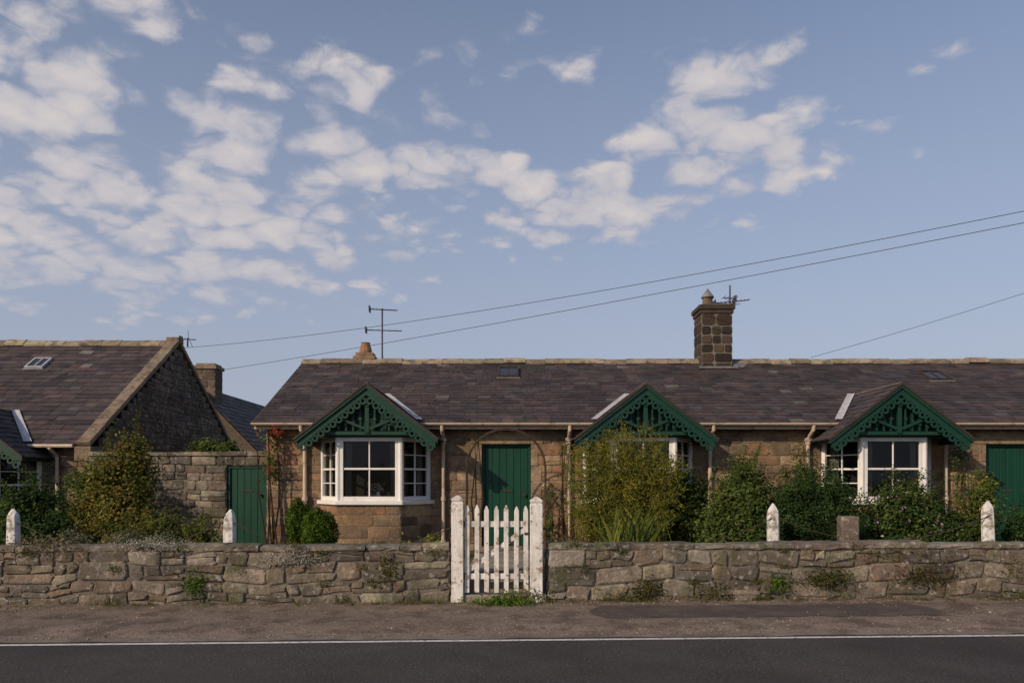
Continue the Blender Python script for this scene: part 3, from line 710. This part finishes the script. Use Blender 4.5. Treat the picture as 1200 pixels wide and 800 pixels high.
bush('shrub',[(2.65,12.8,1.15,.4,.4,.65),(2.95,12.7,1.0,.3,.35,.6),(2.3,12.9,1.2,.35,.3,.6)],8500,.028,DG+OL[:1]+MG[:2],.08,30,.35)
bush('shrub',[(3.40,12.1,1.05,.38,.35,.65),(3.52,12.1,1.45,.28,.25,.48),(3.15,12.0,.85,.28,.3,.45),(3.75,12.2,1.2,.2,.25,.5)],10000,.027,MG,.08,45,.4,flowers=((.5,.25,.1),(.4,.3,.05)),nf=20)
bush('hedge',[(4.15,12.0,1.05,.50,.42,.65),(4.75,12.0,1.12,.52,.42,.65),(4.45,12.0,1.22,.5,.4,.58),(3.95,11.7,.75,.35,.3,.4),(5.05,11.9,.85,.3,.35,.45)],18000,.020,DG,.05,6,.10,.14)
bush('flowering_shrub',[(5.65,12.1,.85,.42,.35,.5),(6.2,12.1,.88,.46,.35,.52),(5.9,12.1,1.15,.38,.3,.45),(6.5,12.0,.75,.3,.3,.40)],11000,.027,MG+DG[:2],.08,50,.4,flowers=((.35,.22,.5),(.5,.45,.5),(.3,.12,.25)),nf=140)
bush('shrub',[(6.98,12.0,.95,.2,.25,.55),(7.15,12.1,1.2,.16,.2,.5)],3200,.025,YG+MG,.07,22,.35,flowers=((.6,.42,.03),),nf=60)
bush('hedge',[(7.7,12.0,.8,.45,.4,.52),(8.4,12.0,.8,.5,.4,.52),(9.2,12.0,.8,.5,.4,.5),(10.0,12.0,.8,.5,.4,.5)],10000,.024,DG,.06,12,.15,.2,flowers=((.35,.08,.06),),nf=50)
bush('climbing_rose',[(-4.4,14.62,2.05,.14,.08,.5),(-4.35,14.55,2.55,.35,.1,.08)],600,.024,MG+((.2,.04,.02),),.06,8,.15,flowers=((.45,.05,.03),),nf=40,cores=False)
bush('climbing_rose',[(.7,14.6,1.1,.08,.1,.6),(.95,14.6,2.1,.10,.08,.3)],450,.022,MG,.05,6,.12,cores=False)
bush('climbing_rose',[(-.79,13.6,.8,.06,.15,.4),(.59,13.6,.8,.06,.15,.4),(-.6,13.6,2.3,.12,.12,.05)],260,.020,OL,.04,6,.12,cores=False)
bush('climbing_rose',[(8.15,14.5,1.7,.12,.1,.7),(5.25,14.5,1.9,.15,.08,.5)],900,.024,MG,.06,8,.2,cores=False)
# fennel
def fennel(name,x,y,rx,top,ns):
    ex=MB();LP=[];LN=[];LC=[];LS=[]
    core(ex,(x,y+.1,.85),(rx*.75,.3,.75),(.035,.04,.01),.75)
    for i in range(ns):
        bx=x+rs.normal()*rx*.32; by=y+rs.normal()*.2; ang=rs.uniform(-1,1)
        ex_=x+ang*rx+rs.normal()*.06; ey=y+rs.uniform(-.45,.35); h=.35+(top-.35)*(1-.26*abs(ang)**2)*(rs.uniform(.35,1.02) if i%2 else rs.uniform(.72,1.05))
        a=np.array([bx,by,.33]); c=np.array([ex_,ey,h]); m_=(a+c)/2+np.array([(bx-ex_)*.18,0,.12])
        t=np.linspace(0,1,7)[:,None]; pts=(1-t)**2*a+2*t*(1-t)*m_+t*t*c
        tube(ex,[tuple(p) for p in pts],[.008,.007,.006,.005,.004,.003,.002],4,(.16,.17,.04),cap=False)
        k=120; tt=rs.uniform(.15,.98,(k,1)); cl=np.round(tt*6+rs.rand())/6
        tt=np.clip(tt*.4+cl*.6,.1,.99); p=(1-tt)**2*a+2*tt*(1-tt)*m_+tt*tt*c
        p=p+rs.normal(size=(k,3))*np.array([.06,.06,.045]); LP.append(p); LN.append(rs.normal(size=(k,3))*.6+np.array([-.2,-.5,.3]))
        col=np.array(((.21,.20,.04),(.16,.17,.035),(.27,.235,.04),(.10,.125,.03))[rs.randint(4)]); LC.append(col*rs.uniform(.7,1.25,(k,1))); LS.append(rs.uniform(.02,.042,k))
        if rs.rand()<.7:
            k=20; p=c+rs.normal(size=(k,3))*np.array([.05,.05,.012])+np.array([0,0,.02]); LP.append(p); LN.append(np.tile([0,0,1.],(k,1))); LC.append(np.tile([.48,.35,.04],(k,1))); LS.append(np.full(k,.014))
    return leaves_obj(name,np.concatenate(LP),np.concatenate(LN),np.concatenate(LS),np.concatenate(LC),.22,ex,.2)
fennel('fennel_bush',1.72,12.3,.90,2.42,260)
def blades(name,x,y,rx,ry,h,n,pal,z=.33,w=.014,parent=None,gain=1.3):
    mb=MB()
    for i in range(n):
        bx=x+rs.uniform(-rx,rx)*.6;by=y+rs.uniform(-ry,ry)*.6; d=np.array([rs.normal(),rs.normal()*.6]); d/=np.linalg.norm(d)+1e-6
        hh=h*rs.uniform(.55,1.1); sp=hh*rs.uniform(.1,.65); ww=w*rs.uniform(.6,1.2); per=np.array([-d[1],d[0]]) if rs.rand()<.5 else np.array([1,0])
        vs=[]
        for j in range(6):
            t=j/5; r=sp*t*t; zz=z+hh*(t-.35*t**3*(sp/hh)); k=ww*(1-t)**.6 if j<5 else .001
            c=(bx+d[0]*r,by+d[1]*r); vs+=[(c[0]-per[0]*k,c[1]-per[1]*k,zz),(c[0]+per[0]*k,c[1]+per[1]*k,zz)]
        cc=tuple(q*gain for q in pal[rs.randint(len(pal))]); mb.add(vs,[(2*j,2*j+1,2*j+3,2*j+2) for j in range(5)],vary(cc,.2))
    mb.build(name,M_leaf,parent)
blades('iris_clump',1.68,11.45,.45,.2,1.0,130,YG+MG,.33,.024,gain=1.9)
blades('iris_clump',1.0,12.4,.3,.3,.6,60,YG+OL,.33,.014)
def weeds(spots,name='weeds'):
    LP=[];LN=[];LC=[];LS=[]
    for (x,y,z,sx,sy,sz,n,pal,s) in spots:
        p=np.array([x,y,z])+rs.normal(size=(n,3))*np.array([sx,sy,sz])*.5; p[:,2]=np.maximum(p[:,2],.02); LP.append(p); LN.append(np.tile([0,-.5,.6],(n,1)))
        pl=np.array(pal)*1.2; LC.append(pl[rs.choice(len(pl),n)]*rs.uniform(.7,1.3,(n,1))); LS.append(np.full(n,s)*rs.uniform(.6,1.2,n))
    leaves_obj(name,np.concatenate(LP),np.concatenate(LN),np.concatenate(LS),np.concatenate(LC),.5)
gf=lambda x,d=.05:yf(x)-d
GY=((.30,.29,.25),(.22,.22,.17),(.36,.34,.30))
sp_=[(-4.05,gf(-4.05),.30,.15,.05,.18,260,BX_,.022),(-2.85,gf(-2.85),.62,.35,.05,.10,700,GY,.014),(-1.62,gf(-1.6),.5,.14,.05,.2,200,OL,.02),
 (-4.6,gf(-4.6,.0),.80,.5,.15,.07,600,GY,.015),(-6.0,gf(-6,.0),.82,.4,.15,.1,600,((.16,.14,.09),(.11,.09,.05)),.02),
 (4.15,gf(4.15),.32,.38,.07,.13,900,((.04,.06,.015),(.06,.07,.02),(.10,.08,.03)),.02),(3.5,gf(3.5),.26,.14,.06,.12,250,BX_,.022),(5.5,gf(5.5),.36,.45,.07,.16,700,((.09,.07,.03),(.05,.06,.02),(.07,.045,.025)),.02),
 (1.75,gf(1.75),.18,.2,.08,.2,450,((.05,.06,.02),(.08,.07,.02)),.02),(1.3,gf(1.3),.10,.35,.06,.1,200,OL,.018),(2.6,gf(2.6),.15,.3,.06,.14,260,OL,.018),(6.9,gf(6.9),.45,.4,.06,.16,260,OL,.018),(5.0,gf(5.0),.65,.6,.05,.12,260,OL,.018)]
for i in range(34):
    x=rs.uniform(-7,7.5)
    if -1<x<.6: continue
    sp_.append((x,gf(x,.045),rs.choice([.08,.3,.5,.7,.8]),rs.uniform(.05,.2),.03,rs.uniform(.03,.09),int(rs.uniform(30,110)),[OL,MG,((.09,.10,.04),(.13,.12,.05))][rs.randint(3)],.014))
weeds(sp_)
weeds([(-.12,10.15,.06,.42,.12,.10,900,BX_,.022),(.15,10.3,.12,.3,.08,.12,300,YG,.022)],'weeds')
gm=MB()
for i in range(260):
    x=rs.uniform(-9,10); 
    if rs.rand()<.55: x=rs.choice([-7,-5.2,-3.9,-2.2,-1,.7,1.7,2.8,4,5.4,6.8])+rs.normal()*.35
    y=yf(x)-.06-abs(rs.normal())*.06; pal=OL+YG
    for _ in range(rs.randint(5,16)):
        bx=x+rs.normal()*.03;by=y+rs.normal()*.015;h=rs.uniform(.03,.12);dx=rs.normal()*.03;dy=-abs(rs.normal())*.03
        gm.add([(bx-.004,by,.02),(bx+.004,by,.02),(bx+dx,by+dy,.02+h)],[(0,1,2)],vary(pal[rs.randint(len(pal))],.3))
gm.build('grass_tufts',M_leaf)

# ------------------------------------------------------------------ ground, road
M_field=mat('grass_field',(.05,.065,.02),(.10,.095,.035),.4,.95,.5,6)
M_garden=mat('garden_soil_grass',(.05,.055,.02),(.09,.085,.04),2,.95,.6,20)
M_asph=mat('asphalt',(.042,.037,.036),(.070,.063,.061),1.2,.88,1.0,60,False,[((.19,.17,.155),40,.56,.66,.85),((.034,.030,.030),.5,.4,.6,.5),((.018,.016,.016),32,.56,.66,.8),((.085,.075,.07),.35,.52,.66,.35)],dist=.012,spec=.3)
M_edge=mat('gritty_road_edge',(.15,.12,.098),(.26,.215,.178),3,.95,1.0,50,False,[((.38,.33,.28),38,.56,.66,.85),((.08,.06,.05),1.6,.48,.66,.6),((.05,.04,.033),28,.58,.67,.6)],dist=.012)
M_pave=mat('old_pavement',(.14,.105,.083),(.23,.18,.146),1.6,.95,1.0,40,False,[((.36,.30,.25),30,.57,.67,.8),((.075,.055,.044),2.2,.48,.64,.7),((.065,.07,.03),3.5,.60,.75,.6),((.045,.034,.028),20,.57,.67,.7)],dist=.014,stretch=(.35,1.5,1))
M_patch=mat('pavement_tarmac_patch',(.060,.050,.046),(.095,.078,.07),2,.9,.8,50,False,[((.17,.145,.12),34,.58,.68,.6),((.13,.10,.08),2,.5,.7,.6)],dist=.01)
M_line=mat('road_paint',(.52,.51,.49),(.70,.69,.67),5,.7,.4,60,False,[((.10,.095,.09),20,.54,.66,.85)],dist=.004)
g=MB(); g.add([(-2500,-2500,-.03),(2500,-2500,-.03),(2500,2500,-.03),(-2500,2500,-.03)],[(0,1,2,3)]); g.build('ground',M_field)
def strip(name,y0,y1,z,m,x0=-140,x1=140,wob=0,n=2,parent=None):
    s=MB(); vs=[];k=n
    for i in range(k+1):
        x=x0+(x1-x0)*i/k; w1=wob*(math.sin(x*2.3)+.6*math.sin(x*5.9+1)+.5*math.sin(x*13.1)) if wob else 0
        vs+=[(x,y0+SK*x+w1,z),(x,y1+SK*x,z)]
    s.add(vs,[(2*i,2*i+2,2*i+3,2*i+1) for i in range(k)]); return s.build(name,m,parent)
strip('road',.9,8.36,0,M_asph)
strip('road_edge',8.17,8.9,.004,M_edge,-60,60,.02,1600)
strip('road_marking',8.03,8.105,.0045,M_line,-60,60,0,4)
dl=MB()
for i in range(-12,13):
    x=i*6; dl.add([(x,4.5+SK*x,.0045),(x+3,4.5+SK*(x+3),.0045),(x+3,4.6+SK*(x+3),.0045),(x,4.6+SK*x,.0045)],[(0,1,2,3)])
dl.build('road_marking',M_line)
PZ=((8.52,.002),(8.60,.022),(9.0,.035),(9.6,.03),(10.2,.04),(10.6,.07))
def pz(x,yy):
    for (a0,z0),(a1,z1) in zip(PZ,PZ[1:]):
        if a0<=yy<=a1: return z0+(z1-z0)*(yy-a0)/(a1-a0)
    return .03
s=MB(); vs=[];k=1400
for i in range(k+1):
    x=-60+120*i/k; w1=.03*(math.sin(x*1.9)+.6*math.sin(x*5.1+1)+.6*math.sin(x*11.7)+.5*math.sin(x*23))
    for j,(yy,zz) in enumerate(PZ): vs.append((x,yy+(w1 if j<2 else 0)+SK*x,zz))
s.add(vs,[(6*i+j,6*i+6+j,6*i+7+j,6*i+1+j) for i in range(k) for j in range(5)]); s.build('pavement',M_pave,smooth=True)
s=MB(); vs=[];k=80; ys=(9.14,9.6,10.02)
for i in range(k+1):
    x=.95+4.3*i/k; e=min(1,min(i,k-i)/4+.3)
    for q,yy in enumerate(ys):
        y2=9.6+(yy-9.6)*e+(0 if q==1 else .02*math.sin(x*4+q)+.015*math.sin(x*11)); vs.append((x,y2+SK*x,pz(x,y2)+.005))
s.add(vs,[(3*i+j,3*i+3+j,3*i+4+j,3*i+1+j) for i in range(k) for j in range(2)]); s.build('pavement_patch',M_patch)
pb=MB()
for i in range(4600):
    x=rs.uniform(-8,8.5); q=rs.rand(); yy=8.5+rs.rand()**1.2*1.85 if q<.5 else (10.33-abs(rs.normal())*.12 if q<.75 else 8.3+abs(rs.normal())*.12); y=yy+SK*x; r=rs.uniform(.004,.012)*(1.8 if rs.rand()<.05 else 1)
    c=R.choice(((.36,.31,.26),(.24,.2,.16),(.42,.38,.33),(.16,.11,.06),(.26,.17,.09))); z=(pz(x,yy) if yy>8.6 else .005)+.001
    vs=[(x+r*math.cos(t)*rs.uniform(.8,1.3),y+r*math.sin(t)*rs.uniform(.7,1.2),z) for t in (0,1.26,2.5,3.77,5.03)]+[(x+rs.normal()*.002,y,z+r*.9)]
    pb.add(vs,[(0,1,5),(1,2,5),(2,3,5),(3,4,5),(4,0,5)],c)
pb.build('gravel',M_rubble)
s=MB(); nx,ny=120,50; 
for i in range(nx+1):
    x=-30+60*i/nx
    for j in range(ny+1):
        t=j/ny; y=10.74+SK*x+(55)*t**1.6; z=.34+.02*math.sin(x*2.1+y)+.015*math.sin(x*5+y*3)
        if abs(x)>28 or t>.97: z=-.2
        if -.83<x<.5 and t==0: z=.3
        s.v.append((x,y,z)); s.c.append((1,1,1))
for i in range(nx):
    for j in range(ny): s.f.append((i*(ny+1)+j,(i+1)*(ny+1)+j,(i+1)*(ny+1)+j+1,i*(ny+1)+j+1)); s.m.append(0)
s.build('garden_ground',M_garden,smooth=True)
M_path=mat('concrete_path',(.22,.19,.16),(.32,.28,.24),3,.9,.5,30,False,[((.12,.10,.07),2,.5,.7,.6)])
s=MB(); 
for i in range(5): box(s,-.62,.32,10.95+i*.76,10.95+i*.76+.74,.3,.385+.003*i)
box(s,-.80,.45,10.60,10.94,.05,.30);box(s,-.80,.45,10.34,10.595,.0,.14)
s.build('garden_path',M_path,bevel=.01)
blades('lawn_grass',-2.4,11.6,1.8,.8,.22,260,YG+OL,.33,.006); blades('lawn_grass',2.0,11.2,2.6,.3,.3,300,YG+OL,.33,.006); blades('lawn_grass',6,11.4,4,.3,.28,260,YG+OL+DG,.33,.006)

# distant hills and tree line
M_hill=mat('distant_fields',(.06,.08,.03),(.12,.12,.05),.02,.95,0)
s=MB(); n=120
for i in range(n+1):
    a_=math.pi*2*i/n; h=9+6*math.sin(a_*3+1)+4*math.sin(a_*7); 
    for r,z in ((400,-.5),(600,h*.4),(900,h),(1400,h*.6)): s.v.append((r*math.cos(a_),r*math.sin(a_),z)); s.c.append((1,1,1))
for i in range(n):
    for j in range(3): s.f.append((i*4+j,i*4+4+j,i*4+5+j,i*4+1+j)); s.m.append(0)
s.build('hills',M_hill,smooth=True)
n=12000; xx=rs.uniform(-120,120,n); hh=2.4+1.3*np.sin(xx*.21)+.9*np.sin(xx*.53+1)+.6*np.sin(xx*1.3); P=np.stack([xx,95+rs.normal(0,1.6,n),rs.rand(n)**.7*np.maximum(hh,1.2)],1)
leaves_obj('distant_tree_line',P,np.tile([0,-.6,.5],(n,1)),rs.uniform(.25,.5,n),np.array(DG)[rs.choice(4,n)]*rs.uniform(.7,1.5,(n,1)),.6)

# ------------------------------------------------------------------ world
EL,AZ=math.radians(26),(-.735,-.678)
wd=bpy.data.worlds.new('World'); scene.world=wd; wd.use_nodes=True; nt=wd.node_tree
try:
    wd.cycles.sampling_method='MANUAL'; wd.cycles.sample_map_resolution=256
except Exception: pass
bg=nt.nodes['Background']
sk=nn(nt,'ShaderNodeTexSky',sky_type='NISHITA'); sk.sun_disc=False; sk.sun_elevation=EL; sk.sun_rotation=math.atan2(AZ[0],AZ[1])
sk.air_density=1.0; sk.dust_density=1.2; sk.ozone_density=1.5
def mth(op,a,b=None,c=None):
    m=nn(nt,'ShaderNodeMath',operation=op)
    for i,x in enumerate((a,b,c)):
        if x is None: continue
        if isinstance(x,(int,float)): m.inputs[i].default_value=x
        else: nt.links.new(x,m.inputs[i])
    return m.outputs[0]
tc=nn(nt,'ShaderNodeTexCoord').outputs['Generated']
sp=nn(nt,'ShaderNodeSeparateXYZ'); nt.links.new(tc,sp.inputs[0]); dx,dy,dz=sp.outputs
zc=mth('ADD',mth('MAXIMUM',dz,0.0),.24)
cb=nn(nt,'ShaderNodeCombineXYZ'); nt.links.new(mth('DIVIDE',dx,zc),cb.inputs[0]); nt.links.new(mth('DIVIDE',dy,zc),cb.inputs[1])
pc=cb.outputs[0]
az=mth('ARCTAN2',dx,dy); el=mth('ARCSINE',dz)
def blob(a,e,wa,we,k=1):
    u=mth('DIVIDE',mth('SUBTRACT',az,a),wa); v=mth('DIVIDE',mth('SUBTRACT',el,e),we)
    return mth('MULTIPLY',mth('EXPONENT',mth('MULTIPLY',mth('ADD',mth('MULTIPLY',u,u),mth('MULTIPLY',v,v)),-1.0)),k)
bl=[(-.44,.37,.27,.14,1.6),(-.17,.42,.11,.08,.9),(-.58,.26,.27,.09,1.35),(-.26,.27,.18,.05,1.0),(-.58,.52,.20,.045,.8),
    (.16,.355,.15,.055,1.25),(.29,.375,.12,.06,1.3),(.10,.30,.10,.03,1.0),(-.03,.36,.10,.05,1.0),(-.01,.500,.06,.035,1.5),(.115,.485,.10,.03,1.3),
    (.24,.44,.07,.028,1.1),(.31,.475,.08,.02,1.0),(.49,.440,.045,.020,1.0),(.46,.39,.035,.015,1.0),(.45,.355,.05,.016,.95)]
ms_=None
for b in bl:
    o=blob(*b); ms_=o if ms_ is None else mth('ADD',ms_,o)
elsew=mth('MULTIPLY',mth('GREATER_THAN',mth('ABSOLUTE',az),.9),.5)
ms_=mth('MINIMUM',mth('ADD',ms_,elsew),1.45)
wn=nn(nt,'ShaderNodeTexNoise'); wn.inputs['Scale'].default_value=9.0; wn.inputs['Detail'].default_value=3; nt.links.new(pc,wn.inputs['Vector'])
vm=nn(nt,'ShaderNodeVectorMath',operation='MULTIPLY_ADD'); nt.links.new(wn.outputs[1],vm.inputs[0]); vm.inputs[1].default_value=(.09,.09,0); nt.links.new(pc,vm.inputs[2])
pw=vm.outputs[0]
n1=noise(nt,pw,13,6,.6); n2=noise(nt,pc,4.0,2,.5)
def vor(scale,k0):
    vo=nn(nt,'ShaderNodeTexVoronoi',feature='F1'); vo.inputs['Scale'].default_value=scale; nt.links.new(pw,vo.inputs['Vector'])
    d=vo.outputs['Distance']; return mth('SUBTRACT',k0,mth('MULTIPLY',d,d))
puff=mth('ADD',mth('MULTIPLY',vor(9.5,.22),.75),mth('MULTIPLY',vor(21,.22),.30))
base=mth('ADD',mth('MULTIPLY',n1,.85),puff)
base=mth('ADD',base,mth('MULTIPLY',mth('SUBTRACT',n2,.5),.45))
dens=mth('ADD',base,mth('MULTIPLY',ms_,.50))
mr=nn(nt,'ShaderNodeMapRange',interpolation_type='SMOOTHSTEP'); mr.inputs[1].default_value=.78; mr.inputs[2].default_value=1.16; nt.links.new(dens,mr.inputs[0])
alpha=mth('MULTIPLY',mr.outputs[0],.93)
fade=nn(nt,'ShaderNodeMapRange'); fade.inputs[1].default_value=.10; fade.inputs[2].default_value=.27; nt.links.new(dz,fade.inputs[0])
alpha=mth('MULTIPLY',alpha,fade.outputs[0])
sh=ramp(nt,base,.22,.72)
ccol=mix(nt,sh,(4.3,4.4,5.2),(6.7,6.15,6.0))
hz=nn(nt,'ShaderNodeMapRange'); hz.inputs[1].default_value=.02; hz.inputs[2].default_value=.60; hz.inputs[3].default_value=.90; hz.inputs[4].default_value=.10; nt.links.new(dz,hz.inputs[0])
skc=mix(nt,1.0,sk.outputs[0],(1.2,1.14,1.16),'MULTIPLY')
skh=mix(nt,hz.outputs[0],skc,(3.8,4.1,5.2))
fin=mix(nt,alpha,skh,ccol)
nt.links.new(fin,bg.inputs[0]); bg.inputs[1].default_value=.10

sd=V((AZ[0]*math.cos(EL),AZ[1]*math.cos(EL),math.sin(EL)))
su=bpy.data.lights.new('sun','SUN'); su.energy=3.4; su.angle=math.radians(.6); su.color=(1,.79,.57)
so=bpy.data.objects.new('sun',su); scene.collection.objects.link(so); so.rotation_euler=sd.to_track_quat('Z','Y').to_euler(); so.location=(-20,-20,30)

cam=bpy.data.cameras.new('camera'); co=bpy.data.objects.new('camera',cam); scene.collection.objects.link(co); scene.camera=co
cam.lens=28; cam.sensor_width=36; cam.shift_y=.1375; cam.clip_end=6000; co.location=(0,0,1.6); co.rotation_euler=(math.pi/2,0,0)
scene.view_settings.view_transform='Standard'; scene.view_settings.look='None'; scene.view_settings.exposure=0
